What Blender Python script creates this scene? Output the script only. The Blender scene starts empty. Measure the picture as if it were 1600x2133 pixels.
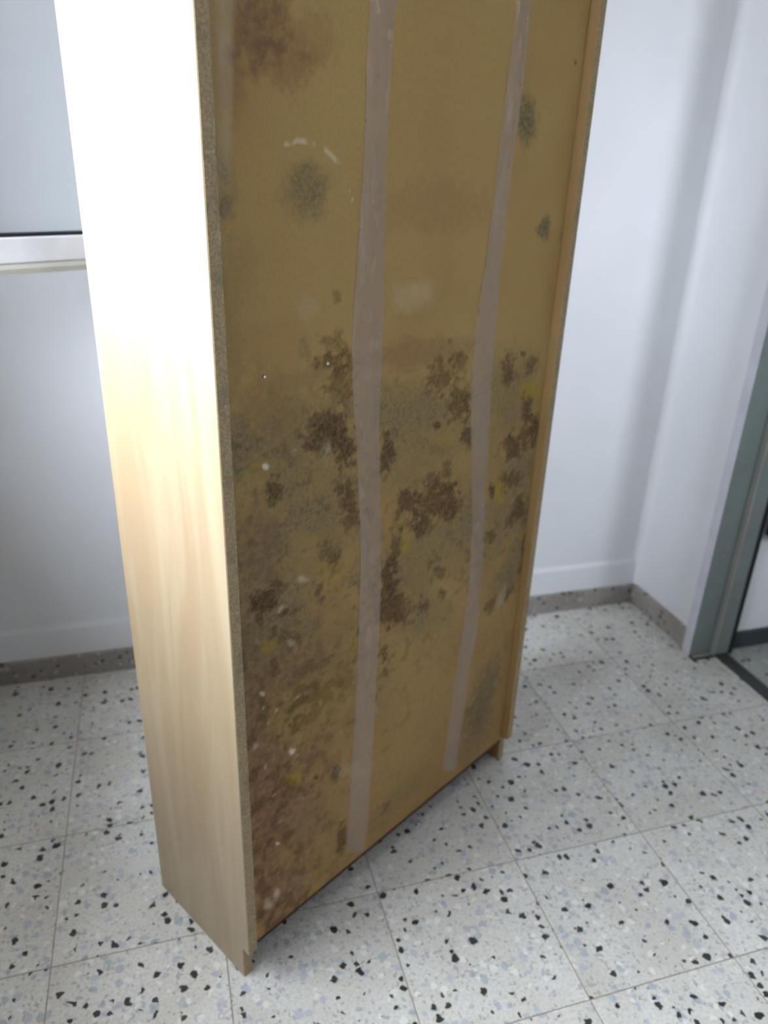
import bpy, bmesh, math, random
import numpy as np
from mathutils import Matrix, Vector

# ------------------------------------------------------------------ camera
sc = bpy.context.scene
C = sc.collection
CAM_H = 1.2931
PITCH, ROLL, YAW = 0.419694, 0.037028, -0.298996
cd = bpy.data.cameras.new('camera')
cd.sensor_fit = 'HORIZONTAL'
cd.sensor_width = 36.0
cd.lens = 36.0 * 1561.22 / 1600.0
cd.clip_start = 0.02
cd.dof.use_dof = True
cd.dof.focus_distance = 0.86
cd.dof.aperture_fstop = 5.2
cam = bpy.data.objects.new('camera', cd)
C.objects.link(cam)
cam.matrix_world = (Matrix.Translation((0, 0, CAM_H)) @ Matrix.Rotation(YAW, 4, 'Z')
                    @ Matrix.Rotation(math.pi / 2 - PITCH, 4, 'X') @ Matrix.Rotation(ROLL, 4, 'Z'))
sc.camera = cam

# ------------------------------------------------------------------ daylight and exposure
wd = bpy.data.worlds.new('sky')
sc.world = wd
wd.use_nodes = True
bg = wd.node_tree.nodes['Background']
bg.inputs['Color'].default_value = (0.80, 0.89, 1.0, 1)       # bright hazy sky
bg.inputs['Strength'].default_value = 24.0
sc.view_settings.view_transform = 'Standard'
sc.view_settings.look = 'None'
sc.view_settings.gamma = 1.0
sc.view_settings.use_curve_mapping = False
sc.view_settings.exposure = 0.74
sc.cycles.max_bounces = 7
sc.cycles.diffuse_bounces = 4
sc.cycles.transparent_max_bounces = 8
sc.cycles.sample_clamp_indirect = 8.0
sc.cycles.glossy_bounces = 3
sc.cycles.adaptive_threshold = 0.03
sc.cycles.caustics_reflective = False
sc.cycles.caustics_refractive = False

# ------------------------------------------------------------------ plan of the place (metres)
WALL_Y = 1.885          # far wall face
RIGHT_X = 1.478         # right wall face
LEFT_X = -0.72          # left (window) wall face
NEAR_Y = -3.40
WT = 0.45               # thickness of the window wall
CEIL_Z = 2.55
WIN_Y0, WIN_Y1, WIN_Z0, WIN_Z1 = -0.12, 1.34, 1.085, 2.22
DOOR_Y0, DOOR_Y1, DOOR_Z = 0.66, 1.545, 2.05
HALL_X0, HALL_X1, HALL_Y0, HALL_Y1 = 1.60, 3.00, -1.20, 1.562
HW_X0, HW_X1, HW_Z0, HW_Z1 = 2.0, 2.65, 1.3, 1.95  # unseen hall opening, added to let daylight in


def portal(name, loc, sx, sy, rot):
    ld = bpy.data.lights.new(name, 'AREA')
    ld.shape = 'RECTANGLE'
    ld.size, ld.size_y = sx, sy
    ld.cycles.is_portal = True
    o = bpy.data.objects.new(name, ld)
    C.objects.link(o)
    o.location = loc
    o.rotation_euler = rot
    return o


# sky portals filling the window and the hall's added opening (they only guide the sky's light)
portal('window_portal', (LEFT_X - WT + 0.01, (WIN_Y0 + WIN_Y1) / 2, (WIN_Z0 + WIN_Z1) / 2),
       WIN_Z1 - WIN_Z0, WIN_Y1 - WIN_Y0, (0, -math.pi / 2, 0))
portal('hall_opening_portal', ((HW_X0 + HW_X1) / 2, HALL_Y0 - 0.11, (HW_Z0 + HW_Z1) / 2),
       HW_X1 - HW_X0, HW_Z1 - HW_Z0, (math.pi / 2, 0, 0))

# ------------------------------------------------------------------ helpers


def srgb(r, g, b):
    f = lambda c: (c / 255 / 12.92) if c / 255 <= 0.04045 else ((c / 255 + 0.055) / 1.055) ** 2.4
    return (f(r), f(g), f(b), 1)


class NT:
    """small helper around one material's node tree"""

    def __init__(self, name):
        self.m = bpy.data.materials.new(name)
        self.m.use_nodes = True
        self.t = self.m.node_tree
        self.t.nodes.clear()
        self.out = self.n('ShaderNodeOutputMaterial')

    def n(self, typ, **kw):
        x = self.t.nodes.new(typ)
        for k, v in kw.items():
            if hasattr(x, k):
                setattr(x, k, v)
            else:
                self.set(x, k, v)
        return x

    def set(self, node, key, v):
        s = node.inputs[key]
        if isinstance(v, bpy.types.NodeSocket):
            self.t.links.new(v, s)
        else:
            s.default_value = v

    def coord(self, which='Object'):
        return self.n('ShaderNodeTexCoord').outputs[which]

    def mapping(self, v, scale=(1, 1, 1), loc=(0, 0, 0)):
        m = self.n('ShaderNodeMapping')
        self.set(m, 'Vector', v)
        m.inputs['Scale'].default_value = scale
        m.inputs['Location'].default_value = loc
        return m.outputs[0]

    def noise(self, v, scale, detail=4, rough=0.55, dist=0.0, out='Fac'):
        x = self.n('ShaderNodeTexNoise')
        self.set(x, 'Vector', v)
        x.inputs['Scale'].default_value = scale
        x.inputs['Detail'].default_value = detail
        x.inputs['Roughness'].default_value = rough
        x.inputs['Distortion'].default_value = dist
        return x.outputs[out]

    def math(self, op, a, b=None, clamp=False):
        x = self.n('ShaderNodeMath', operation=op, use_clamp=clamp)
        for i, v in enumerate((a, b)):
            if v is None:
                continue
            if isinstance(v, bpy.types.NodeSocket):
                self.t.links.new(v, x.inputs[i])
            else:
                x.inputs[i].default_value = v
        return x.outputs[0]

    def vmath(self, op, a, b):
        x = self.n('ShaderNodeVectorMath', operation=op)
        for i, v in enumerate((a, b)):
            if isinstance(v, bpy.types.NodeSocket):
                self.t.links.new(v, x.inputs[i])
            else:
                x.inputs[i].default_value = v
        return x.outputs[0]

    def rng(self, v, a, b, c=0.0, d=1.0, smooth=True):
        x = self.n('ShaderNodeMapRange')
        x.interpolation_type = 'SMOOTHSTEP' if smooth else 'LINEAR'
        x.clamp = True
        self.t.links.new(v, x.inputs[0])
        for i, q in enumerate((a, b, c, d)):
            x.inputs[i + 1].default_value = q
        return x.outputs[0]

    def mix(self, fac, a, b, mode='MIX'):
        x = self.n('ShaderNodeMix', data_type='RGBA', blend_type=mode)
        for s, v in ((x.inputs[0], fac), (x.inputs[6], a), (x.inputs[7], b)):
            if isinstance(v, bpy.types.NodeSocket):
                self.t.links.new(v, s)
            else:
                s.default_value = v
        return x.outputs[2]

    def bump(self, h, strength=0.3, dist=0.002):
        x = self.n('ShaderNodeBump')
        self.t.links.new(h, x.inputs['Height'])
        x.inputs['Strength'].default_value = strength
        x.inputs['Distance'].default_value = dist
        return x.outputs[0]

    def finish(self, color, rough=0.6, spec=0.4, normal=None, metallic=0.0, **kw):
        b = self.n('ShaderNodeBsdfPrincipled')
        self.set(b, 'Base Color', color)
        self.set(b, 'Roughness', rough)
        self.set(b, 'Specular IOR Level', spec)
        self.set(b, 'Metallic', metallic)
        if normal is not None:
            self.set(b, 'Normal', normal)
        for k, v in kw.items():
            self.set(b, k, v)
        self.t.links.new(b.outputs[0], self.out.inputs[0])
        self.bsdf = b
        return self.m


def mesh_obj(name, bm, mat=None, parent=None, loc=None, rot=None):
    me = bpy.data.meshes.new(name)
    bm.normal_update()
    bm.to_mesh(me)
    bm.free()
    return link(name, me, mat, parent, loc, rot)


def link(name, me, mat=None, parent=None, loc=None, rot=None):
    o = bpy.data.objects.new(name, me)
    C.objects.link(o)
    if mat is not None and len(me.materials) == 0:
        me.materials.append(mat)
    if parent is not None:
        o.parent = parent
    if loc:
        o.location = loc
    if rot:
        o.rotation_euler = rot
    return o


def box(bm, x0, x1, y0, y1, z0, z1, bevel=0.0, seg=1):
    vs = [bm.verts.new((x, y, z)) for x in (x0, x1) for y in (y0, y1) for z in (z0, z1)]
    f = [(0, 1, 3, 2), (4, 6, 7, 5), (0, 4, 5, 1), (2, 3, 7, 6), (0, 2, 6, 4), (1, 5, 7, 3)]
    fs = [bm.faces.new([vs[i] for i in q]) for q in f]
    if bevel > 0:
        es = list({e for q in fs for e in q.edges})
        bmesh.ops.bevel(bm, geom=es, offset=bevel, segments=seg, affect='EDGES', profile=0.5)
    return bm


def prism(bm, pts, axis, a, b):
    """extrude a closed 2-D outline along axis from a to b"""
    def P(p, t):
        return {'x': (t, p[0], p[1]), 'y': (p[0], t, p[1]), 'z': (p[0], p[1], t)}[axis]
    A = [bm.verts.new(P(p, a)) for p in pts]
    B = [bm.verts.new(P(p, b)) for p in pts]
    n = len(pts)
    bm.faces.new(A)
    bm.faces.new(B[::-1])
    for i in range(n):
        j = (i + 1) % n
        bm.faces.new((A[i], B[i], B[j], A[j]))
    bmesh.ops.recalc_face_normals(bm, faces=bm.faces[:])
    return bm


def empty(name, loc=(0, 0, 0), rz=0.0):
    o = bpy.data.objects.new(name, None)
    C.objects.link(o)
    o.location = loc
    o.rotation_euler = (0, 0, rz)
    o.empty_display_size = 0.1
    return o


def tag(o, label=None, cat=None, kind=None, group=None):
    if label:
        o['label'] = label
    if cat:
        o['category'] = cat
    if kind:
        o['kind'] = kind
    if group:
        o['group'] = group
    return o


# ------------------------------------------------------------------ materials
def mat_wall(name, col):
    t = NT(name)
    v = t.coord()
    a = t.noise(v, 3.0, 2)
    c = t.mix(t.rng(a, 0.3, 0.7), col, tuple(x * 0.96 for x in col[:3]) + (1,))
    return t.finish(c, 0.6, 0.3)


def mat_terrazzo(name, base, tint, brown=0.0, upright=False):
    t = NT(name)
    v = t.coord()
    if upright:                                     # lay the chip pattern out on a vertical face
        sp = t.n('ShaderNodeSeparateXYZ')
        t.set(sp, 0, v)
        cb = t.n('ShaderNodeCombineXYZ')
        t.set(cb, 'X', t.math('ADD', sp.outputs[0], sp.outputs[1]))
        t.set(cb, 'Y', sp.outputs[2])
        v = cb.outputs[0]
    inf = t.n('ShaderNodeObjectInfo').outputs['Random']
    off = t.n('ShaderNodeCombineXYZ')
    t.set(off, 'X', t.math('MULTIPLY', inf, 37.3))
    t.set(off, 'Y', t.math('MULTIPLY', inf, 91.7))
    v = t.vmath('ADD', v, off.outputs[0])
    wob = t.vmath('SUBTRACT', t.noise(v, 75.0, 1, out='Color'), (0.5, 0.5, 0.5))
    wv = t.vmath('ADD', v, t.vmath('MULTIPLY', wob, (0.016, 0.016, 0.016)))

    def chips(scale, prob, r0, r1, shift, soft=0.07):
        vo = t.n('ShaderNodeTexVoronoi', voronoi_dimensions='2D')
        t.set(vo, 'Vector', t.vmath('ADD', wv, shift))
        vo.inputs['Scale'].default_value = scale
        sep = t.n('ShaderNodeSeparateColor')
        t.set(sep, 0, vo.outputs['Color'])
        pick = t.math('LESS_THAN', sep.outputs[0], prob)
        rad = t.rng(sep.outputs[1], 0, 1, r0, r1, smooth=False)
        d = t.math('SUBTRACT', vo.outputs['Distance'], rad)
        return t.math('MULTIPLY', t.rng(d, -soft, soft * 0.4, 1, 0), pick), sep.outputs[2]

    n1 = t.noise(v, 7.0, 2)
    n2 = t.noise(v, 160.0, 2)
    col = t.mix(t.rng(n1, 0.3, 0.72), base, tint)
    col = t.mix(t.rng(n2, 0.35, 0.75, 0, 0.5), col, srgb(170, 166, 158))
    m, _ = chips(120.0, 0.30, 0.15, 0.45, (3.1, 7.7, 0))
    col = t.mix(t.math('MULTIPLY', m, 0.45), col, srgb(122, 120, 116))
    m, r = chips(48.0, 0.40, 0.16, 0.44, (5.3, 1.9, 0), 0.1)
    cc = t.mix(r, srgb(138, 146, 160), srgb(172, 176, 184))
    col = t.mix(t.math('MULTIPLY', m, 0.62), col, cc)
    m, _ = chips(60.0, 0.16, 0.2, 0.45, (0.7, 4.4, 0), 0.1)
    col = t.mix(t.math('MULTIPLY', m, 0.6), col, srgb(226, 222, 214))
    m, r = chips(44.0, 0.29, 0.08, 0.36, (0, 0, 0))
    col = t.mix(t.math('MULTIPLY', m, 0.97), col, t.mix(r, srgb(14, 14, 16), srgb(52, 47, 46)))
    if brown:
        col = t.mix(brown, col, srgb(120, 106, 94))
    tone = t.rng(inf, 0, 1, 0.93, 1.03, smooth=False)
    col = t.mix(1.0, col, t.n('ShaderNodeCombineColor', Red=tone, Green=tone, Blue=tone).outputs[0], 'MULTIPLY')
    return t.finish(col, t.rng(n1, 0.2, 0.8, 0.30, 0.45), 0.4)


def mat_plain(name, col, rough=0.5, spec=0.4, metallic=0.0, var=0.12, scale=14.0):
    t = NT(name)
    n = t.noise(t.coord(), scale, 2)
    c = t.mix(t.rng(n, 0.25, 0.75, 0, 1), col, tuple(x * (1 - var) for x in col[:3]) + (1,))
    return t.finish(c, rough, spec, None, metallic)


def mat_veneer(name, light, dark):
    """pale laminate with long vertical grain and cathedral figure"""
    t = NT(name)
    v = t.coord()
    g = t.noise(t.mapping(v, (22, 22, 0.55)), 2.2, 5, 0.6, 0.6)
    big = t.noise(t.mapping(v, (9, 9, 1.1)), 1.6, 3, 0.5, 1.2)
    fine = t.noise(t.mapping(v, (160, 160, 3.0)), 2.0, 3)
    c = t.mix(t.rng(big, 0.32, 0.68), light, dark)
    c = t.mix(t.rng(g, 0.5, 0.72, 0, 0.22), c, tuple(x * 0.86 for x in dark[:3]) + (1,))
    c = t.mix(t.rng(fine, 0.4, 0.8, 0, 0.1), c, dark)
    return t.finish(c, 0.45, 0.5, None, **{'Coat Weight': 0.25, 'Coat Roughness': 0.3, 'Coat IOR': 1.5})


def mat_chipboard(name):
    """bare particleboard edge, mottled and a little mouldy"""
    t = NT(name)
    v = t.coord()
    a = t.noise(v, 260.0, 3, 0.7)
    b = t.noise(v, 38.0, 4, 0.65)
    w = t.noise(v, 75.0, 3, 0.6)
    c = t.mix(t.rng(a, 0.3, 0.7), srgb(170, 150, 118), srgb(142, 121, 90))
    c = t.mix(t.rng(b, 0.5, 0.68, 0, 0.55), c, srgb(122, 116, 92))
    c = t.mix(t.rng(w, 0.62, 0.74, 0, 0.55), c, srgb(184, 174, 158))
    return t.finish(c, 0.8, 0.2, t.bump(a, 0.3, 0.001))


def mat_mouldy():
    """hardboard back: tan board, with mould and water stains held in two colour attributes"""
    t = NT('mouldy_hardboard')
    v = t.coord()
    A = t.n('ShaderNodeSeparateColor')
    t.set(A, 0, t.n('ShaderNodeAttribute', attribute_name='mould').outputs['Color'])
    B = t.n('ShaderNodeSeparateColor')
    t.set(B, 0, t.n('ShaderNodeAttribute', attribute_name='stain').outputs['Color'])
    D, G, S = A.outputs[0], A.outputs[1], A.outputs[2]
    Y, W, E_ = B.outputs[0], B.outputs[1], B.outputs[2]
    big = t.noise(v, 3.2, 4)
    fib = t.noise(t.mapping(v, (90, 90, 60)), 3.0, 3)
    sp = t.noise(v, 150.0, 4, 0.7)
    sp2 = t.noise(v, 80.0, 3, 0.6)
    base = t.mix(t.rng(big, 0.3, 0.7), srgb(171, 141, 87), srgb(162, 129, 80))
    base = t.mix(t.rng(fib, 0.35, 0.7, 0, 0.25), base, srgb(145, 114, 73))
    base = t.mix(t.math('MULTIPLY', S, t.rng(sp2, 0.25, 0.65, 0.55, 1.0)), base, srgb(116, 80, 58))
    g = t.math('MULTIPLY', G, t.rng(sp, 0.28, 0.66, 0.35, 1.05), True)
    base = t.mix(g, base, t.mix(t.rng(sp2, 0.4, 0.6), srgb(102, 99, 76), srgb(90, 89, 75)))
    base = t.mix(t.math('MULTIPLY', Y, 0.75), base, srgb(160, 134, 48))
    d = t.math('MULTIPLY', D, t.rng(sp, 0.25, 0.68, 0.45, 1.0), True)
    base = t.mix(d, base, t.mix(t.rng(sp2, 0.38, 0.62), srgb(62, 45, 31), srgb(82, 62, 44)))
    base = t.mix(W, base, srgb(214, 202, 178))
    base = t.mix(E_, base, srgb(150, 142, 122))
    return t.finish(base, t.rng(t.math('MAXIMUM', D, G), 0, 1, 0.6, 0.9), 0.16, t.bump(sp, 0.15, 0.0008))


def mat_tape():
    t = NT('clear_tape')
    v = t.coord()
    n = t.noise(t.mapping(v, (30, 30, 12)), 2.0, 3, 0.5, 0.3)
    n2 = t.noise(v, 130.0, 2)
    b = t.n('ShaderNodeBsdfPrincipled')
    t.set(b, 'Base Color', t.mix(t.rng(n, 0.3, 0.7), srgb(190, 167, 146), srgb(197, 177, 158)))
    t.set(b, 'Roughness', 0.2)
    t.set(b, 'Specular IOR Level', 0.5)
    t.set(b, 'Normal', t.bump(t.math('ADD', n, t.math('MULTIPLY', n2, 0.25)), 0.12, 0.0015))
    tr = t.n('ShaderNodeBsdfTransparent')
    t.set(tr, 'Color', (0.94, 0.91, 0.88, 1))
    mx = t.n('ShaderNodeMixShader')
    t.set(mx, 0, t.rng(n, 0.25, 0.75, 0.37, 0.46))
    t.t.links.new(tr.outputs[0], mx.inputs[1])
    t.t.links.new(b.outputs[0], mx.inputs[2])
    t.t.links.new(mx.outputs[0], t.out.inputs[0])
    return t.m


def mat_glass():
    t = NT('window_glass')
    gl = t.n('ShaderNodeBsdfGlossy')
    gl.inputs['Roughness'].default_value = 0.03
    n = t.noise(t.coord(), 6.0, 2)
    tr = t.n('ShaderNodeBsdfTransparent')
    t.set(tr, 'Color', t.mix(n, (0.79, 0.80, 0.80, 1), (0.82, 0.82, 0.82, 1)))
    mx = t.n('ShaderNodeMixShader')
    t.set(mx, 0, 0.003)
    t.t.links.new(tr.outputs[0], mx.inputs[1])
    t.t.links.new(gl.outputs[0], mx.inputs[2])
    t.t.links.new(mx.outputs[0], t.out.inputs[0])
    return t.m


M = {
    'wall': mat_wall('white_wall_paint', srgb(226, 226, 228)),
    'ceiling': mat_wall('white_ceiling_paint', srgb(236, 236, 234)),
    'floor': mat_terrazzo('terrazzo', srgb(211, 208, 201), srgb(198, 193, 182)),
    'skirt': mat_terrazzo('terrazzo_skirting', srgb(178, 172, 166), srgb(150, 142, 136), 0.35, True),
    'hallfloor': mat_terrazzo('hall_terrazzo', srgb(176, 182, 176), srgb(164, 168, 162), 0.2),
    'grout': mat_plain('grout', srgb(150, 138, 122), 0.9, 0.1, 0, 0.3, 60),
    'steel': mat_plain('grey_green_steel_paint', srgb(116, 124, 121), 0.45, 0.35),
    'pale': mat_plain('pale_face_strip', srgb(206, 204, 212), 0.5, 0.3),  # paler tone than the jamb, on its room-side face
    'palegrey': mat_plain('light_grey_stop_strip', srgb(150, 148, 142), 0.5, 0.3),  # lighter tone than the jamb, on the rebate step
    'dark': mat_plain('dark_rubber', srgb(34, 36, 40), 0.7, 0.2),
    'darkgrey': mat_plain('dark_grey_paint', srgb(62, 66, 70), 0.6, 0.3),
    'threshold': mat_plain('dark_metal_threshold', srgb(58, 60, 58), 0.5, 0.4),
    'alu': mat_plain('white_window_paint', srgb(224, 222, 222), 0.4, 0.4),
    'beige': mat_plain('shaded_window_lip', srgb(176, 172, 160), 0.5, 0.4),  # sash lip coloured darker for the shade on its underside
    'veneer': mat_veneer('birch_laminate', srgb(158, 140, 113), srgb(146, 124, 95)),
    'veneer_warm': mat_veneer('warm_birch_laminate', srgb(164, 132, 86), srgb(150, 117, 72)),  # warmer tone of the laminate, for the right side
    'chip': mat_chipboard('chipboard_edge'),
    'board': mat_plain('raw_board', srgb(82, 60, 48), 0.75, 0.2),  # dark tone, doubling as the shade under the back panel
    'tape': mat_tape(),
    'glass': mat_glass(),
    'ground': mat_plain('outdoor_ground', srgb(128, 122, 110), 0.9, 0.1, 0, 0.3, 2),
    'nail': mat_plain('nail_head_steel', srgb(206, 206, 210), 0.35, 0.5, 0.6),
    'mould': mat_mouldy(),
}

# ------------------------------------------------------------------ room shell


def struct(name, bm, mat, label, parent=None):
    o = mesh_obj(name, bm, mat, parent)
    if parent is None:
        tag(o, label, kind='structure')
    return o


# floor: a grout bed with one object per terrazzo tile
bm = bmesh.new()
box(bm, LEFT_X - WT, HALL_X1 + 0.12, NEAR_Y - 0.12, WALL_Y + 0.12, -0.12, -0.0007)
floor = struct('floor', bm, M['grout'], 'white terrazzo tile floor with black and grey chips')
GX, GY, TS, GAP = -0.2766, 0.9982, 0.30, 0.0009


def tile_mesh(sx, sy):
    b = bmesh.new()
    box(b, -sx / 2, sx / 2, -sy / 2, sy / 2, -0.02, 0.0)
    top = [e for e in b.edges if all(abs(v.co.z) < 1e-6 for v in e.verts)]
    bmesh.ops.bevel(b, geom=top, offset=0.0006, segments=1, affect='EDGES')
    me = bpy.data.meshes.new('tile')
    b.normal_update()
    b.to_mesh(me)
    b.free()
    return me


full = {}
random.seed(4)


def lay_tiles(x0, x1, y0, y1, mat):
    for i in range(math.floor((x0 - GX) / TS), math.ceil((x1 - GX) / TS)):
        for j in range(math.floor((y0 - GY) / TS), math.ceil((y1 - GY) / TS)):
            a0, a1 = max(GX + i * TS, x0), min(GX + (i + 1) * TS, x1)
            b0, b1 = max(GY + j * TS, y0), min(GY + (j + 1) * TS, y1)
            sx, sy = a1 - a0 - 2 * GAP, b1 - b0 - 2 * GAP
            if sx < 0.008 or sy < 0.008:
                continue
            key = (round(sx, 4), round(sy, 4), mat)
            if key not in full:
                full[key] = tile_mesh(sx, sy)
                full[key].materials.append(M[mat])
            o = link('tile', full[key], None, floor, ((a0 + a1) / 2, (b0 + b1) / 2, random.uniform(-0.0003, 0.0)))


lay_tiles(LEFT_X, RIGHT_X + 0.062, NEAR_Y, WALL_Y, 'floor')
lay_tiles(1.59, HALL_X1, 0.2, HALL_Y1, 'hallfloor')

bm = bmesh.new()
box(bm, LEFT_X - WT, HALL_X1 + 0.12, NEAR_Y - 0.12, WALL_Y + 0.12, CEIL_Z, CEIL_Z + 0.1)
struct('ceiling', bm, M['ceiling'], 'plain white painted ceiling')

bm = bmesh.new()
box(bm, LEFT_X - WT, RIGHT_X + 0.12, WALL_Y, WALL_Y + 0.12, 0, CEIL_Z)
struct('wall_back', bm, M['wall'], 'white painted wall behind the bookcase')

bm = bmesh.new()
box(bm, LEFT_X - WT, RIGHT_X + 0.12, NEAR_Y - 0.12, NEAR_Y, 0, CEIL_Z)
struct('wall_near', bm, M['wall'], 'white painted wall on the near side of the room')

bm = bmesh.new()
box(bm, LEFT_X - WT, LEFT_X, NEAR_Y, WIN_Y0, 0, CEIL_Z)
box(bm, LEFT_X - WT, LEFT_X, WIN_Y1, WALL_Y, 0, CEIL_Z)
box(bm, LEFT_X - WT, LEFT_X, WIN_Y0, WIN_Y1, 0, WIN_Z0)
box(bm, LEFT_X - WT, LEFT_X, WIN_Y0, WIN_Y1, WIN_Z1, CEIL_Z)
struct('wall_left', bm, M['wall'], 'white painted wall with the window')

bm = bmesh.new()
box(bm, RIGHT_X, RIGHT_X + 0.12, DOOR_Y1 + 0.002, WALL_Y, 0, CEIL_Z)
box(bm, RIGHT_X, RIGHT_X + 0.12, NEAR_Y, DOOR_Y0 - 0.002, 0, CEIL_Z)
box(bm, RIGHT_X, RIGHT_X + 0.12, DOOR_Y0 - 0.002, DOOR_Y1 + 0.002, DOOR_Z, CEIL_Z)
struct('wall_right', bm, M['wall'], 'white painted wall with the doorway')

# hall beyond the doorway
bm = bmesh.new()
box(bm, RIGHT_X + 0.12, HALL_X1 + 0.12, HALL_Y1, HALL_Y1 + 0.12, 0, CEIL_Z)
struct('wall_hall_back', bm, M['wall'], 'pale wall seen through the doorway')
bm = bmesh.new()
box(bm, RIGHT_X + 0.12, HW_X0, HALL_Y0 - 0.12, HALL_Y0, 0, CEIL_Z)
box(bm, HW_X1, HALL_X1 + 0.12, HALL_Y0 - 0.12, HALL_Y0, 0, CEIL_Z)
box(bm, HW_X0, HW_X1, HALL_Y0 - 0.12, HALL_Y0, 0, HW_Z0)
box(bm, HW_X0, HW_X1, HALL_Y0 - 0.12, HALL_Y0, HW_Z1, CEIL_Z)
struct('wall_hall_near', bm, M['wall'], 'pale near wall of the hall with an added opening, out of view, that lights the hall')
bm = bmesh.new()
box(bm, HALL_X1, HALL_X1 + 0.12, HALL_Y0, HALL_Y1, 0, CEIL_Z)
struct('wall_hall_right', bm, M['wall'], 'pale far wall of the hall beyond the doorway')

# the ground outside, seen only by the daylight
bm = bmesh.new()
box(bm, -30, 30, -30, 30, -0.5, -0.3)
struct('ground', bm, M['ground'], 'dull ground outside the house')

# skirting of terrazzo, 7 cm high, with a worn rounded top edge


def skirting(name, along, face, wall, a, b, h, mat, label):
    """along = axis the strip runs on; face / wall = coordinates of its two faces"""
    s = 1 if wall > face else -1
    pts = [(wall, 0.0), (face, 0.0), (face, h - 0.004), (face + s * 0.003, h), (wall, h)]
    b_ = bmesh.new()
    if along == 'x':
        prism(b_, pts, 'x', a, b)
    else:
        prism(b_, pts, 'y', a, b)
    return struct(name, b_, mat, label)


skirting('baseboard_back', 'x', WALL_Y - 0.012, WALL_Y - 0.0002, LEFT_X, RIGHT_X - 0.0105, 0.07, M['skirt'],
         'low terrazzo skirting along the wall behind the bookcase')
skirting('baseboard_right', 'y', RIGHT_X - 0.010, RIGHT_X - 0.0002, DOOR_Y1 + 0.036, WALL_Y - 0.0005, 0.07, M['skirt'],
         'short terrazzo skirting between the corner and the door frame')
skirting('baseboard_left', 'y', LEFT_X + 0.012, LEFT_X + 0.0002, NEAR_Y, WALL_Y - 0.013, 0.07, M['skirt'],
         'terrazzo skirting under the window')
skirting('baseboard_hall', 'x', HALL_Y1 - 0.012, HALL_Y1 - 0.0002, 1.603, HALL_X1, 0.055, M['darkgrey'],
         'dark skirting in the hall beyond the doorway')

# thicker band of plaster on the bottom of the far wall
bm = bmesh.new()
prism(bm, [(WALL_Y - 0.0003, 0.071), (WALL_Y - 0.0065, 0.071), (WALL_Y - 0.005, 0.150), (WALL_Y - 0.0003, 0.166)], 'x', LEFT_X, RIGHT_X - 0.002)
struct('trim_1', bm, M['wall'], 'low white plaster band above the skirting')

# soft coved plaster corner
bm = bmesh.new()
R_ = 0.030
cx, cy = RIGHT_X - R_, WALL_Y - R_
arc = [(cx + R_ * math.cos(a), cy + R_ * math.sin(a)) for a in [i * math.pi / 2 / 10 for i in range(11)]]
prism(bm, [(RIGHT_X - 0.0003, WALL_Y - 0.0003)] + [(min(x, RIGHT_X - 0.0003), min(y, WALL_Y - 0.0003)) for x, y in arc], 'z', 0.0705, CEIL_Z)
struct('trim_2', bm, M['wall'], 'rounded white plaster corner of the two walls')

# ------------------------------------------------------------------ window with an inward-swung sash
win = empty('window_1', (LEFT_X, (WIN_Y0 + WIN_Y1) / 2, WIN_Z0))
tag(win, 'white framed window whose far sash stands open into the room', kind='structure')
oy, oz = -(WIN_Y0 + WIN_Y1) / 2, -WIN_Z0


def wbox(b, x0, x1, y0, y1, z0, z1, bevel=0.002):
    return box(b, x0, x1, y0 + oy, y1 + oy, z0 + oz, z1 + oz, bevel)


bm = bmesh.new()
wbox(bm, -0.10, -0.04, WIN_Y0, WIN_Y1, WIN_Z0, WIN_Z0 + 0.03)
wbox(bm, -0.10, -0.04, WIN_Y0, WIN_Y1, WIN_Z1 - 0.03, WIN_Z1)
wbox(bm, -0.10, -0.04, WIN_Y0, WIN_Y0 + 0.03, WIN_Z0 + 0.03, WIN_Z1 - 0.03)
wbox(bm, -0.10, -0.04, WIN_Y1 - 0.03, WIN_Y1, WIN_Z0 + 0.03, WIN_Z1 - 0.03)
mesh_obj('window_frame', bm, M['alu'], win)
bm = bmesh.new()
wbox(bm, -0.04, 0.02, WIN_Y0 - 0.02, WIN_Y1 + 0.0, WIN_Z0 - 0.02, WIN_Z0 + 0.001, 0.003)
mesh_obj('window_sill', bm, M['alu'], win)


def sash(length, z0, z1, loc, rz):
    """local x runs from the hinge stile to the free stile; +-y are its faces"""
    b = bmesh.new()
    w, d = 0.048, 0.038
    box(b, 0, length, -d / 2, d / 2, z0 + 0.019, z0 + 0.019 + w, 0.003, 2)
    box(b, 0, length, -d / 2, d / 2, z1 - w, z1, 0.003, 2)
    box(b, 0, w, -d / 2, d / 2, z0 + 0.019 + w, z1 - w, 0.003, 2)
    box(b, length - w, length, -d / 2, d / 2, z0 + 0.019 + w, z1 - w, 0.003, 2)
    s = mesh_obj('sash', b, M['alu'], win, loc, (0, 0, rz))
    b = bmesh.new()
    box(b, w * 0.6, length - w * 0.6, -0.002, 0.002, z0 + w, z1 - w * 0.6)
    mesh_obj('pane', b, M['glass'], s)
    b = bmesh.new()
    zt = z0 + 0.019 + w
    box(b, w, length - w, -d / 2 + 0.004, d / 2 - 0.004, zt - 0.001, zt + 0.006)
    mesh_obj('gasket', b, M['dark'], s)
    b = bmesh.new()
    prism(b, [(-d / 2 - 0.004, z0), (d / 2 + 0.004, z0), (d / 2 + 0.004, z0 + 0.010), (d / 2, z0 + 0.0185), (-d / 2, z0 + 0.0185), (-d / 2 - 0.004, z0 + 0.010)], 'x', 0.002, length - 0.002)
    mesh_obj('weather_lip', b, M['beige'], s)
    return s


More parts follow.
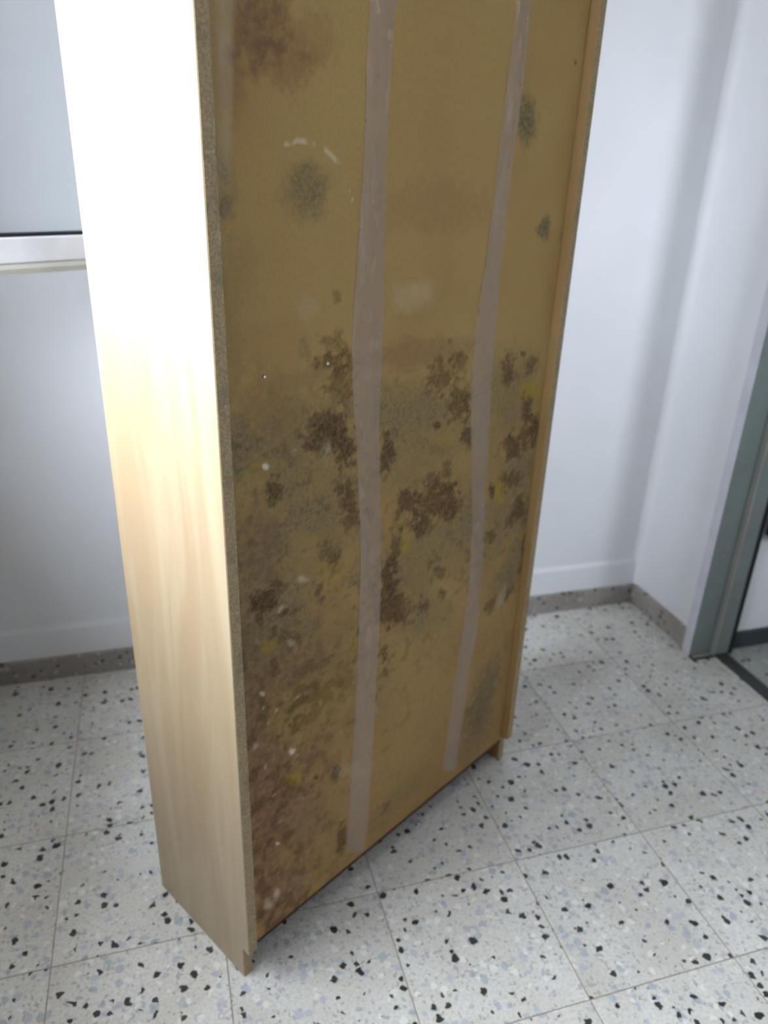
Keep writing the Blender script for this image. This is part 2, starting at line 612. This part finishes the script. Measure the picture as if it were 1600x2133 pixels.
# the far sash, hinged on the far jamb and swung open into the room; the near one is shut
sash(0.80, 0.014, WIN_Z1 - WIN_Z0 - 0.03, (0.025, WIN_Y1 + oy + 0.01, 0), math.radians(35))
sash(0.595, 0.032, WIN_Z1 - WIN_Z0 - 0.032, (-0.065, WIN_Y0 + oy + 0.031, 0), math.radians(90))

# ------------------------------------------------------------------ steel door frame
door = empty('door_1', (RIGHT_X, DOOR_Y1, 0))
tag(door, 'doorway with a grey-green steel frame in the right wall', kind='structure')
# section in (x, y) of the far jamb, relative to the empty: room face, reveal, rebate step, stop
P = [(-0.018, 0.034), (-0.020, 0.032), (-0.020, 0.002), (-0.018, 0.0), (0.048, 0.0), (0.053, -0.003), (0.055, -0.015),
     (0.058, -0.018), (0.102, -0.018), (0.105, -0.015), (0.105, 0.0015), (-0.0005, 0.0015), (-0.0005, 0.034)]
bm = bmesh.new()
prism(bm, P, 'z', 0.0, DOOR_Z)
jamb = mesh_obj('jamb', bm, M['steel'], door)
bm = bmesh.new()
box(bm, -0.0225, -0.0202, 0.0015, 0.0345, 0.0, DOOR_Z, 0.0006)
mesh_obj('face_strip', bm, M['pale'], door)
bm = bmesh.new()
box(bm, 0.0505, 0.0555, -0.0195, -0.0005, 0.0, DOOR_Z, 0.0006)
mesh_obj('stop_strip', bm, M['palegrey'], door)
bm = bmesh.new()
L_ = DOOR_Y1 - DOOR_Y0
prism(bm, [(x, -L_ - y) for x, y in P], 'z', 0.0, DOOR_Z)
mesh_obj('jamb', bm, M['steel'], door)
bm = bmesh.new()
prism(bm, [(x, DOOR_Z + y) for x, y in P], 'y', -L_ - 0.034, 0.034)
mesh_obj('header', bm, M['steel'], door)
bm = bmesh.new()
box(bm, 0.1055, 0.1225, -0.016, 0.0145, 0.0, DOOR_Z, 0.002)
mesh_obj('seal', bm, M['dark'], door)
bm = bmesh.new()
box(bm, -0.0215, 0.105, -0.0195, -0.0185, 0.0, 0.010)
box(bm, -0.0215, -0.0203, -0.0185, 0.034, 0.0, 0.010)
mesh_obj('base_shadow_line', bm, M['darkgrey'], door)  # dark strip for the dirt and shadow line at the frame's foot
bm = bmesh.new()
prism(bm, [(0.060, 0.0), (0.064, 0.006), (0.100, 0.006), (0.108, 0.0)], 'y', -L_ + 0.02, -0.021)
mesh_obj('threshold', bm, M['threshold'], door)

# dark panel in the hall
bm = bmesh.new()
box(bm, 0, 0.55, -0.05, 0, 0, 0.75, 0.006, 2)
hp = empty('hall_cupboard', (1.635, HALL_Y1 - 0.001, 0.385))
tag(hp, 'dark grey cupboard hung on the hall wall beyond the doorway', 'cupboard')
mesh_obj('body', bm, M['darkgrey'], hp)
bm = bmesh.new()
box(bm, 0.03, 0.52, -0.056, -0.0505, 0.03, 0.72, 0.003)
mesh_obj('front', bm, M['darkgrey'], hp)

# ------------------------------------------------------------------ bookcase, seen from the back
BX, BY, BTH = 0.04989, 0.89286, 0.531868
BW, BD, REC, T = 0.7848, 0.2653, 0.0185, 0.0184
BH, FOOT = 1.96, 0.073
bc = empty('bookcase', (BX, BY, 0), BTH)
tag(bc, 'tall pale wood bookcase turned to show its mould-stained hardboard back', 'bookcase')


def side(x0, mat):
    b = bmesh.new()
    pts = [(0.0, 0.0), (BD, 0.0), (BD, BH), (-REC + 0.0006, BH), (-REC + 0.0006, FOOT), (0.0, FOOT)]
    prism(b, pts, 'x', x0, x0 + T)
    es = [e for e in b.edges if abs(e.verts[0].co.x - e.verts[1].co.x) < 1e-6]
    bmesh.ops.bevel(b, geom=es, offset=0.0007, segments=1, affect='EDGES')
    s = mesh_obj('side_panel', b, M[mat], bc)
    b = bmesh.new()                                  # bare chipboard edge facing the viewer
    box(b, x0 + 0.0012, x0 + T - 0.0006, -REC, -REC + 0.002, FOOT + 0.001, BH - 0.001)
    box(b, x0 + 0.0012, x0 + T - 0.0006, -0.0006, 0.001, 0.001, FOOT - 0.001)
    e = mesh_obj('rear_edge', b, M['chip'], s)
    return s


side(0.0, 'veneer')
side(BW - T, 'veneer_warm')
for z0, z1 in ((FOOT + 0.002, FOOT + 0.020), (0.42, 0.438), (0.846, 0.864), (1.22, 1.238), (1.58, 1.598)):
    bm = bmesh.new()
    box(bm, T, BW - T, 0.0035, BD - 0.002, z0, z1, 0.0008)
    mesh_obj('shelf', bm, M['veneer'], bc)
bm = bmesh.new()
box(bm, T, BW - T, 0.0035, BD, BH - 0.022, BH - 0.002, 0.0008)
mesh_obj('top_panel', bm, M['veneer'], bc)
bm = bmesh.new()
box(bm, T, BW - T, BD - 0.04, BD - 0.024, 0.0, FOOT + 0.002, 0.0008)
mesh_obj('kick_board', bm, M['board'], bc)
bm = bmesh.new()
box(bm, T, BW - T, 0.034, 0.050, 0.0, FOOT + 0.002, 0.0008)
mesh_obj('shade_rail', bm, M['board'], bc)  # added dark rail, standing in for the shade below the back panel

# the stains, in metres on the back (across, up): kind, centre, two half-axes, strength
MOLD = [
    ('D',0.210,1.088,0.0274,-0.0033,0.0002,-0.0144,0.55), ('D',0.201,1.062,0.0292,-0.0041,0.0001,-0.0146,0.80), ('D',0.230,1.063,0.0113,-0.0015,0.0003,-0.0176,0.70),
    ('D',0.215,1.028,0.0283,-0.0046,0.0004,-0.0332,0.62), ('D',0.202,0.971,0.0401,-0.0082,0.0001,-0.0185,0.75), ('D',0.166,0.951,0.0291,-0.0150,-0.0074,-0.0142,0.85),
    ('D',0.226,0.933,0.0249,0.0032,0.0172,-0.0313,0.90), ('D',0.211,0.955,0.0389,-0.0084,0.0002,-0.0182,0.80), ('D',0.319,0.898,0.0202,-0.0068,-0.0053,-0.0352,0.85),
    ('D',0.094,0.903,0.0158,-0.0043,-0.0006,-0.0182,0.85), ('D',0.088,0.884,0.0108,-0.0031,-0.0004,-0.0099,0.60), ('D',0.234,0.855,0.0226,-0.0064,0.0006,-0.0335,0.80),
    ('D',0.249,0.807,0.0234,-0.0073,0.0006,-0.0249,0.75), ('D',0.203,0.769,0.0201,0.0068,0.0172,-0.0227,0.60), ('D',0.214,0.748,0.0145,-0.0052,0.0002,-0.0220,0.55),
    ('D',0.443,1.002,0.0354,-0.0094,-0.0060,-0.0334,0.70), ('D',0.487,1.019,0.0237,-0.0034,0.0025,-0.0212,0.65), ('D',0.496,0.949,0.0357,-0.0065,0.0050,-0.0417,0.72),
    ('D',0.522,0.952,0.0139,-0.0025,0.0039,-0.0297,0.60), ('D',0.444,0.922,0.0142,-0.0029,0.0010,-0.0102,1.00), ('D',0.527,0.882,0.0187,-0.0041,0.0036,-0.0276,0.80),
    ('D',0.476,0.837,0.0137,-0.0035,0.0018,-0.0165,0.60), ('D',0.465,0.808,0.0417,-0.0113,0.0025,-0.0243,0.85), ('D',0.378,0.802,0.0378,-0.0110,0.0020,-0.0287,0.85),
    ('D',0.449,0.777,0.0701,-0.0206,0.0036,-0.0381,0.80), ('D',0.497,0.762,0.0320,-0.0094,0.0040,-0.0354,0.80), ('D',0.413,0.744,0.0429,-0.0137,0.0017,-0.0209,0.70),
    ('D',0.639,0.980,0.0220,-0.0033,0.0065,-0.0365,0.75), ('D',0.716,0.987,0.0222,-0.0052,-0.0024,-0.0211,0.65), ('D',0.679,1.011,0.0081,-0.0011,0.0009,-0.0045,0.70),
    ('D',0.720,0.889,0.0246,-0.0047,0.0069,-0.0343,0.85), ('D',0.753,0.853,0.0295,-0.0089,-0.0030,-0.0288,0.85), ('D',0.679,0.830,0.0337,0.0070,0.0298,-0.0280,0.85),
    ('D',0.720,0.845,0.0321,-0.0069,0.0058,-0.0290,0.70), ('D',0.687,0.758,0.0427,-0.0113,0.0043,-0.0237,0.70), ('D',0.622,0.754,0.0132,-0.0044,0.0004,-0.0220,0.95),
    ('D',0.727,0.679,0.0299,-0.0135,-0.0092,-0.0327,0.85), ('D',0.695,0.668,0.0226,0.0054,0.0159,-0.0149,0.60), ('D',0.631,0.653,0.0240,-0.0080,0.0017,-0.0111,0.70),
    ('D',0.771,0.587,0.0160,-0.0071,-0.0039,-0.0419,0.80), ('D',0.413,0.742,0.0166,-0.0118,-0.0129,-0.0133,0.65), ('D',0.349,0.717,0.0195,-0.0104,-0.0122,-0.0401,0.75),
    ('D',0.348,0.700,0.0174,-0.0063,0.0013,-0.0227,0.80), ('D',0.336,0.663,0.0274,-0.0107,0.0016,-0.0309,0.85), ('D',0.343,0.612,0.0360,-0.0151,0.0027,-0.0504,0.82),
    ('D',0.367,0.592,0.0318,-0.0135,0.0023,-0.0370,0.60), ('D',0.481,0.626,0.0252,-0.0095,0.0019,-0.0191,0.60), ('D',0.436,0.583,0.0185,-0.0076,0.0018,-0.0213,0.75),
    ('D',0.489,0.579,0.0181,-0.0073,0.0015,-0.0142,0.65), ('D',0.722,0.483,0.0114,-0.0071,-0.0081,-0.0168,0.90), ('D',0.661,0.482,0.0183,-0.0107,-0.0069,-0.0243,0.70),
    ('D',0.765,0.525,0.0121,-0.0060,-0.0053,-0.0329,0.50), ('D',0.074,0.737,0.0229,0.0027,0.0105,-0.0224,0.95), ('D',0.098,0.750,0.0093,0.0061,0.0106,-0.0124,0.80),
    ('D',0.109,0.705,0.0084,0.0053,0.0082,-0.0099,0.80), ('D',0.060,0.733,0.0161,-0.0013,0.0025,-0.0085,0.70), ('D',0.067,0.708,0.0086,-0.0037,-0.0005,-0.0111,0.70),
    ('D',0.115,0.649,0.0227,-0.0106,-0.0005,-0.0223,0.60), ('D',0.088,0.613,0.0128,-0.0065,-0.0006,-0.0173,0.70), ('D',0.336,0.519,0.0181,-0.0088,0.0011,-0.0211,0.80),
    ('D',0.339,0.478,0.0118,-0.0060,0.0009,-0.0184,0.65), ('D',0.153,0.573,0.0510,0.0066,0.0092,-0.0169,0.50), ('D',0.162,0.520,0.0820,0.0046,0.0079,-0.0157,0.40),
    ('D',0.132,0.518,0.0268,-0.0057,0.0046,-0.0152,0.50), ('D',0.216,0.329,0.0153,-0.0126,-0.0043,-0.0212,0.85), ('D',0.172,0.343,0.0067,-0.0045,-0.0000,-0.0076,0.80),
    ('D',0.159,0.331,0.0044,-0.0030,-0.0000,-0.0054,0.80), ('D',0.117,0.490,0.0040,-0.0023,-0.0001,-0.0048,0.70), ('D',0.235,0.143,0.0178,-0.0170,-0.0069,-0.0364,0.85),
    ('D',0.046,0.181,0.0120,-0.0104,-0.0021,-0.0509,0.50), ('D',0.352,0.142,0.0176,-0.0127,0.0008,-0.0160,0.50), ('D',0.128,0.149,0.0158,-0.0132,-0.0003,-0.0167,0.45),
    ('D',0.284,0.792,0.0066,-0.0021,0.0003,-0.0085,0.60), ('D',0.283,0.817,0.0055,-0.0016,0.0003,-0.0075,0.60), ('D',0.461,1.058,0.0075,-0.0009,0.0005,-0.0047,0.50),
    ('D',0.038,1.292,0.0057,0.0002,-0.0007,-0.0116,0.50), ('D',0.036,1.260,0.0090,0.0000,-0.0010,-0.0149,0.60), ('D',0.212,1.148,0.0079,-0.0006,0.0001,-0.0112,0.50),
    ('D',0.735,1.473,0.0044,0.0005,0.0010,-0.0039,0.80), ('G',0.160,1.274,0.0397,0.0004,-0.0004,-0.0337,0.55), ('G',0.160,1.274,0.0300,0.0003,-0.0003,-0.0244,0.30),
    ('G',0.176,1.257,0.0194,-0.0000,-0.0001,-0.0166,0.30), ('G',0.037,1.272,0.0168,0.0002,-0.0032,-0.0498,0.40), ('G',0.619,1.386,0.0257,0.0018,0.0074,-0.0368,0.85),
    ('G',0.613,1.372,0.0161,0.0010,0.0045,-0.0227,0.50), ('G',0.705,1.220,0.0203,-0.0004,0.0046,-0.0205,0.95), ('G',0.768,1.205,0.0117,-0.0003,0.0033,-0.0132,0.30),
    ('G',0.041,1.170,0.0418,-0.0030,-0.0040,-0.0662,0.15), ('G',0.140,0.974,0.1181,-0.0085,0.0112,-0.0577,0.45), ('G',0.043,0.962,0.0273,-0.0065,-0.0021,-0.0391,0.55),
    ('G',0.156,0.892,0.0963,-0.0261,-0.0006,-0.0522,0.40), ('G',0.155,0.840,0.0573,-0.0178,-0.0003,-0.0269,0.50), ('G',0.366,0.965,0.0976,-0.0184,0.0034,-0.0480,0.50),
    ('G',0.429,0.920,0.1510,-0.0314,0.0056,-0.0602,0.30), ('G',0.384,0.872,0.1032,-0.0252,0.0039,-0.0519,0.25), ('G',0.648,0.930,0.1007,-0.0179,0.0119,-0.0671,0.45),
    ('G',0.637,0.994,0.0975,-0.0141,0.0080,-0.0453,0.25), ('G',0.727,0.768,0.0749,-0.0191,0.0152,-0.0776,0.40), ('G',0.712,0.668,0.1162,-0.0360,0.0107,-0.0582,0.40),
    ('G',0.560,0.714,0.0477,-0.0148,0.0084,-0.0634,0.35), ('G',0.741,0.558,0.0430,-0.0236,-0.0228,-0.0578,0.60), ('G',0.703,0.520,0.0442,-0.0293,-0.0240,-0.0326,0.45),
    ('G',0.277,0.743,0.0112,-0.0039,0.0018,-0.0536,0.35), ('G',0.463,0.551,0.0539,0.0115,0.0422,-0.0513,0.35), ('G',0.424,0.532,0.0137,-0.0097,-0.0161,-0.0322,0.35),
    ('G',0.674,0.255,0.0467,-0.0372,-0.0429,-0.0744,0.75), ('G',0.650,0.176,0.0633,-0.0611,-0.0396,-0.0350,0.50), ('G',0.613,0.116,0.0592,-0.0374,0.0057,-0.0456,0.30),
    ('G',0.746,0.355,0.0208,-0.0119,-0.0027,-0.0291,0.35), ('G',0.080,0.686,0.0476,0.0041,0.0168,-0.0368,0.20), ('G',0.163,0.649,0.0232,0.0067,0.0102,-0.0155,0.35),
    ('G',0.151,0.398,0.0573,-0.0046,0.0106,-0.0250,0.15), ('G',0.172,0.253,0.0721,-0.0530,-0.0003,-0.0698,0.22), ('G',0.125,0.137,0.0296,0.0123,0.0171,-0.0304,0.25),
    ('G',0.395,0.141,0.0950,0.0185,0.0208,-0.0313,0.30), ('G',0.164,0.790,0.1015,-0.0349,-0.0003,-0.0402,0.22), ('G',0.026,0.934,0.0178,-0.0047,-0.0174,-0.2881,0.15),
    ('G',0.299,0.992,0.0169,-0.0030,0.0014,-0.0300,0.20), ('G',0.158,1.088,0.0101,-0.0013,-0.0002,-0.0189,0.40), ('G',0.744,1.119,0.0100,-0.0007,0.0101,-0.0438,0.20),
    ('S',0.094,1.437,0.0459,0.0009,-0.0145,-0.0496,0.75), ('S',0.133,1.406,0.0435,-0.0120,-0.0214,-0.0263,0.50), ('S',0.053,1.376,0.0189,0.0018,-0.0025,-0.0410,0.40),
    ('S',0.176,1.430,0.0378,0.0047,-0.0001,-0.0286,0.30), ('S',0.099,0.996,0.0669,-0.0136,-0.0013,-0.0395,0.20), ('S',0.068,0.816,0.0510,-0.0179,-0.0029,-0.0675,0.55),
    ('S',0.077,0.611,0.0743,0.0031,0.0495,-0.1140,0.50), ('S',0.152,0.535,0.1031,-0.0002,0.0312,-0.0679,0.45), ('S',0.053,0.479,0.0471,-0.0294,-0.0032,-0.0757,0.70),
    ('S',0.079,0.394,0.0712,-0.0061,0.0284,-0.0741,0.55), ('S',0.065,0.289,0.0512,-0.0394,-0.0032,-0.0865,0.75), ('S',0.059,0.134,0.0316,-0.0283,-0.0026,-0.0708,0.85),
    ('S',0.096,0.308,0.0749,-0.0100,0.0410,-0.1092,0.40), ('S',0.397,1.257,0.1401,-0.0001,0.0036,-0.0390,0.20), ('S',0.394,1.048,0.1347,-0.0056,0.0068,-0.0232,0.40),
    ('S',0.141,1.046,0.1242,-0.0027,0.0032,-0.0158,0.25), ('S',0.353,0.613,0.0662,-0.0276,0.0041,-0.0714,0.30), ('S',0.039,0.561,0.0356,-0.0201,-0.0021,-0.0439,0.50),
    ('S',0.534,0.437,0.1035,-0.0491,0.0084,-0.0744,0.15), ('Y',0.719,0.931,0.0491,-0.0084,0.0040,-0.0195,0.80), ('Y',0.768,0.904,0.0147,-0.0040,-0.0029,-0.0282,0.40),
    ('Y',0.648,0.749,0.0136,-0.0049,-0.0016,-0.0256,1.00), ('Y',0.660,0.725,0.0138,-0.0040,0.0018,-0.0108,0.80), ('Y',0.377,0.722,0.0153,-0.0052,0.0010,-0.0151,0.70),
    ('Y',0.362,0.767,0.0198,-0.0062,0.0009,-0.0145,0.30), ('Y',0.203,0.744,0.0310,-0.0114,0.0002,-0.0254,0.35), ('Y',0.119,0.372,0.0197,-0.0061,0.0047,-0.0170,0.85),
    ('Y',0.254,0.579,0.0115,-0.0054,0.0005,-0.0194,0.60), ('Y',0.079,0.657,0.0179,-0.0084,-0.0006,-0.0167,0.40), ('Y',0.469,0.899,0.0320,0.0008,0.0076,-0.0129,0.35),
    ('Y',0.077,0.941,0.0192,-0.0048,-0.0005,-0.0121,0.35), ('Y',0.162,0.511,0.0951,-0.0015,0.0321,-0.0699,0.25), ('W',0.087,0.940,0.0064,-0.0016,-0.0002,-0.0061,1.00),
    ('W',0.118,0.433,0.0071,0.0014,0.0044,-0.0082,0.90), ('W',0.061,0.576,0.0062,-0.0034,-0.0002,-0.0052,0.60), ('W',0.085,0.257,0.0051,-0.0040,-0.0002,-0.0054,0.80),
    ('W',0.076,0.141,0.0095,-0.0083,-0.0004,-0.0140,0.50), ('W',0.059,0.134,0.0103,-0.0093,-0.0005,-0.0139,0.40), ('W',0.147,0.743,0.0114,-0.0044,-0.0001,-0.0073,0.40),
    ('W',0.103,0.713,0.0059,0.0038,0.0047,-0.0057,0.35), ('W',0.119,0.643,0.0094,-0.0044,-0.0002,-0.0069,0.30), ('W',0.700,0.486,0.0151,-0.0091,-0.0099,-0.0252,0.20),
    ('W',0.195,0.937,0.0113,-0.0026,0.0001,-0.0190,0.12), ('W',0.360,1.133,0.0498,-0.0040,0.0017,-0.0236,0.16), ('W',0.386,1.145,0.0338,-0.0024,0.0014,-0.0168,0.08),
    ('W',0.159,1.137,0.0250,-0.0022,-0.0002,-0.0145,0.10), ('W',0.044,0.489,0.0063,-0.0039,-0.0004,-0.0082,0.35), ('W',0.260,0.305,0.0518,-0.0339,0.0005,-0.0232,0.12),
    ('W',0.050,1.427,0.0109,0.0015,-0.0117,-0.1845,0.20), ('W',0.132,0.951,0.0051,-0.0012,-0.0001,-0.0028,0.20), ('W',0.326,0.399,0.0132,-0.0075,0.0005,-0.0113,0.10)]
RING = [(0.128,1.324), (0.146,1.329), (0.164,1.328), (0.182,1.325), (0.199,1.316), (0.214,1.305), (0.226,1.291), (0.234,1.276), (0.236,1.260)]
TAPE_A = [(0.2622,1.5273,0.3118,1.5364), (0.2606,1.4847,0.3076,1.4920), (0.2574,1.4354,0.3018,1.4408), (0.2575,1.3843,0.2993,1.3879), (0.2559,1.3307,0.2986,1.3329), (0.2524,1.2747,0.2997,1.2752), (0.2488,1.2162,0.2989,1.2147), (0.2431,1.1552,0.3001,1.1511), (0.2400,1.0912,0.3013,1.0841), (0.2416,1.0234,0.3005,1.0137), (0.2502,0.9501,0.2997,0.9396), (0.2573,0.8724,0.3066,0.8593), (0.2649,0.7894,0.3127,0.7740), (0.2674,0.7025,0.3169,0.6837), (0.2667,0.6116,0.3177,0.5890), (0.2659,0.5150,0.3147,0.4902), (0.2615,0.4143,0.3129,0.3845), (0.2555,0.3083,0.3083,0.2737), (0.2517,0.1940,0.3061,0.1539), (0.2471,0.1046,0.2970,0.0646)]
TAPE_B = [(0.5604,1.5822,0.5982,1.5892), (0.5580,1.5309,0.5990,1.5373), (0.5588,1.4871,0.5980,1.4922), (0.5547,1.4411,0.5969,1.4456), (0.5505,1.3939,0.5933,1.3972), (0.5486,1.3453,0.5895,1.3473), (0.5467,1.2951,0.5856,1.2959), (0.5422,1.2432,0.5843,1.2428), (0.5401,1.1896,0.5829,1.1879), (0.5327,1.1344,0.5815,1.1309), (0.5251,1.0580,0.5833,1.0512), (0.5254,0.9769,0.5852,0.9672), (0.5371,0.8890,0.5933,0.8770), (0.5526,0.7940,0.5988,0.7817), (0.5650,0.7130,0.6080,0.6996), (0.5717,0.6292,0.6127,0.6146), (0.5705,0.5441,0.6176,0.5251), (0.5659,0.4565,0.6211,0.4314), (0.5577,0.3666,0.6030,0.3436), (0.5491,0.2730,0.5988,0.2449), (0.5437,0.1731,0.5908,0.1438), (0.5399,0.1153,0.5837,0.0865)]
NAILS = [(0.0855,1.0581), (0.1942,1.0597)]


def value_noise(u, z, f, seed):
    r = np.random.RandomState(seed)
    tab = r.rand(512, 512).astype(np.float32)
    x, y = u * f + 11.3, z * f + 7.9
    i, j = np.floor(x).astype(int), np.floor(y).astype(int)
    a, b = x - i, y - j
    a, b = a * a * (3 - 2 * a), b * b * (3 - 2 * b)
    g = lambda p, q: tab[(i + p) % 512, (j + q) % 512]
    return (g(0, 0) * (1 - a) + g(1, 0) * a) * (1 - b) + (g(0, 1) * (1 - a) + g(1, 1) * a) * b


def fbm(u, z, f, seed, n=4, gain=0.55):
    s, w, tot = 0, 1.0, 0.0
    for k in range(n):
        s = s + w * value_noise(u, z, f * 2 ** k, seed + k)
        tot += w
        w *= gain
    return s / tot


def back_panel():
    x0, x1, z0, z1 = T + 0.0003, BW - T - 0.0003, FOOT - 0.008, BH - 0.004
    nx, nz = 330, 800
    us, zs = np.linspace(x0, x1, nx), np.linspace(z0, z1, nz)
    U, Z = np.meshgrid(us, zs)
    U, Z = U.ravel(), Z.ravel()
    wu = U + (fbm(U, Z, 55, 1) - 0.5) * 0.020 + (fbm(U, Z, 18, 30) - 0.5) * 0.014
    wz = Z + (fbm(U, Z, 55, 9) - 0.5) * 0.020 + (fbm(U, Z, 18, 40) - 0.5) * 0.014
    edge = fbm(U, Z, 90, 17, 3, 0.7) - 0.5
    F = {k: np.zeros_like(U) for k in 'DGSYW'}
    for k, cu, cz, a0, a1, b0, b1, s in MOLD:
        det = a0 * b1 - a1 * b0
        du, dz = (wu - cu, wz - cz) if k != 'W' else (0.6 * wu + 0.4 * U - cu, 0.6 * wz + 0.4 * Z - cz)
        p, q = (du * b1 - dz * b0) / det, (-du * a1 + dz * a0) / det
        d = np.sqrt(p * p + q * q)
        if k == 'D':
            m = np.clip((1.28 + edge * 1.5 - d) / 0.85, 0, 1)
        elif k == 'W':
            m = np.clip((1.3 + edge * 0.6 - d) / 0.9, 0, 1)
        else:
            m = np.clip((1.35 + edge * 0.9 - d) / 0.85, 0, 1)
        m = m * m * (3 - 2 * m) * s
        F[k] = 1 - (1 - F[k]) * (1 - m)
    # scattered specks, thickest low on the left
    sp = value_noise(U, Z, 130, 71)
    sp2 = value_noise(U, Z, 85, 72)
    dens = np.clip(1.15 - np.abs(Z - 0.55) / 0.75, 0, 1) * np.clip(1.05 - U / 0.62, 0.12, 1) * np.clip((1.25 - Z) / 0.3, 0, 1)
    gd = np.clip((Z - 0.30) / 0.3, 0.35, 1)
    dens = np.clip(dens + np.exp(-((Z - 0.62) / 0.16) ** 2) * 0.45, 0, 1)
    F['D'] = np.maximum(F['D'], np.clip((sp2 * 0.55 + fbm(U, Z, 30, 75) * 0.6 - 0.69) / 0.16, 0, 1) * dens * 0.6)
    F['G'] = np.maximum(F['G'], np.clip((sp * 0.5 + fbm(U, Z, 22, 77) * 0.6 - 0.63) / 0.16, 0, 1) * dens * gd * 0.5)
    low = np.clip(1.25 - U / 0.30, 0, 1) * np.clip((0.78 - Z) / 0.25, 0, 1)
    haze = np.exp(-((Z - 0.72) / 0.20) ** 2) * np.clip((fbm(U, Z, 9, 101) - 0.26) / 0.3, 0, 1) * 0.55
    F['G'] = 1 - (1 - F['G']) * (1 - haze)
    damp = np.clip((0.85 - Z) / 0.5, 0, 1) * (0.25 + 0.5 * fbm(U, Z, 7, 111)) * 0.62
    F['S'] = 1 - (1 - F['S']) * (1 - damp)
    F['S'] = np.maximum(F['S'], low * np.clip((fbm(U, Z, 26, 83) - 0.36) / 0.2, 0, 1) * 0.8)
    F['W'] = np.maximum(F['W'], low * np.clip((value_noise(U, Z, 120, 91) * 0.6 + value_noise(U, Z, 60, 92) * 0.5 - 0.90) / 0.12, 0, 1) * 0.42)
    F['D'] = np.maximum(F['D'], low * np.clip((fbm(U, Z, 44, 87) - 0.50) / 0.16, 0, 1) * 0.62)
    # pale ring around the grey bloom
    for (p0, p1) in zip(RING[:-1], RING[1:]):
        p0, p1 = np.array(p0), np.array(p1)
        v = p1 - p0
        tt = np.clip(((U - p0[0]) * v[0] + (Z - p0[1]) * v[1]) / (v @ v), 0, 1)
        d = np.hypot(U - p0[0] - tt * v[0], Z - p0[1] - tt * v[1])
        F['W'] = np.maximum(F['W'], np.clip((0.0042 - d) / 0.003, 0, 1) * 0.5 * np.clip((fbm(U, Z, 60, 97) - 0.36) / 0.15, 0, 1))
    # pale worn strip along the left edge
    E = np.clip((0.055 + 0.012 * np.sin(Z * 9) - U) / 0.02, 0, 1) * 0.45 * np.clip((Z - 0.95) / 0.5, 0, 1) * fbm(U, Z, 14, 55)
    verts = np.empty((nx * nz, 3), np.float32)
    verts[:, 0], verts[:, 2] = U, Z
    verts[:, 1] = (fbm(U, Z, 5, 61, 2) - 0.5) * 0.0008
    I = np.arange(nz - 1)[:, None] * nx + np.arange(nx - 1)[None, :]
    I = I.ravel()
    faces = np.stack([I, I + 1, I + 1 + nx, I + nx], 1)
    # a rim and a flat front face give the sheet its thickness
    n0 = len(verts)
    c = np.array([[x0, 0.003, z0], [x1, 0.003, z0], [x1, 0.003, z1], [x0, 0.003, z1]], np.float32)
    k = [0, nx - 1, nx * nz - 1, nx * (nz - 1)]
    extra = [[n0 + 3, n0 + 2, n0 + 1, n0]]
    for a in range(4):
        b = (a + 1) % 4
        extra.append([k[b], k[a], n0 + a, n0 + b])
    verts = np.vstack([verts, c])
    faces = np.vstack([faces, np.array(extra)]).astype(np.int32)
    me = bpy.data.meshes.new('back_panel')
    me.vertices.add(len(verts))
    me.vertices.foreach_set('co', verts.ravel())
    me.loops.add(faces.size)
    me.loops.foreach_set('vertex_index', faces.ravel())
    me.polygons.add(len(faces))
    me.polygons.foreach_set('loop_start', np.arange(0, faces.size, 4, dtype=np.int32))
    me.update(calc_edges=True)
    me.validate()
    for nm, chans in (('mould', 'DGS'), ('stain', None)):
        at = me.attributes.new(nm, 'FLOAT_COLOR', 'POINT')
        col = np.zeros((len(verts), 4), np.float32)
        col[:, 3] = 1
        if chans:
            for i, ch in enumerate(chans):
                col[:n0, i] = F[ch]
        else:
            col[:n0, 0], col[:n0, 1], col[:n0, 2] = F['Y'], F['W'], E
        at.data.foreach_set('color', col.ravel())
    return link('back_panel', me, M['mould'], bc)


bp = back_panel()


def tape(rows, seed, crease=1.0):
    """a wrinkled strip of clear tape stuck on the back panel"""
    rng = np.random.RandomState(seed)
    R0 = np.array(rows)
    tt = np.arange(len(rows))
    n, m = 260, 13
    ti = np.linspace(0, len(rows) - 1, n)
    cr = np.stack([np.interp(ti, tt, R0[:, k]) for k in range(4)], 1)
    for _ in range(14):
        cr[1:-1] = (cr[:-2] + cr[1:-1] * 2 + cr[2:]) / 4
    S_ = np.linspace(0, 1, m)
    L_ = cr[:, None, :2] * (1 - S_)[None, :, None] + cr[:, None, 2:] * S_[None, :, None]
    zz, uu = L_[..., 1], L_[..., 0]
    h = (fbm(uu.ravel() * 5, zz.ravel(), 30, seed, 3).reshape(uu.shape) - 0.35) * 0.0022
    h = h * (1 + crease * np.clip((zz - 1.30) / 0.15, 0, 1))      # loose and crumpled towards the top
    h = np.clip(h, 0, 1) * np.sin(np.pi * S_)[None, :] + 0.0009
    b = bmesh.new()
    V = [[b.verts.new((uu[i, j], -h[i, j], zz[i, j])) for j in range(m)] for i in range(n)]
    for i in range(n - 1):
        for j in range(m - 1):
            f = b.faces.new((V[i][j], V[i + 1][j], V[i + 1][j + 1], V[i][j + 1]))
            f.smooth = True
    return mesh_obj('tape_strip', b, M['tape'], bc)


tag(tape(TAPE_A, 3), 'wide strip of clear tape')
tag(tape(TAPE_B, 8, 7.0), 'narrow creased strip of clear tape')

for u, z in NAILS:
    b = bmesh.new()
    bmesh.ops.create_uvsphere(b, u_segments=10, v_segments=6, radius=0.0024)
    for v in b.verts:
        v.co.y *= 0.5
    mesh_obj('nail', b, M['nail'], bc, (u, -0.001, z))
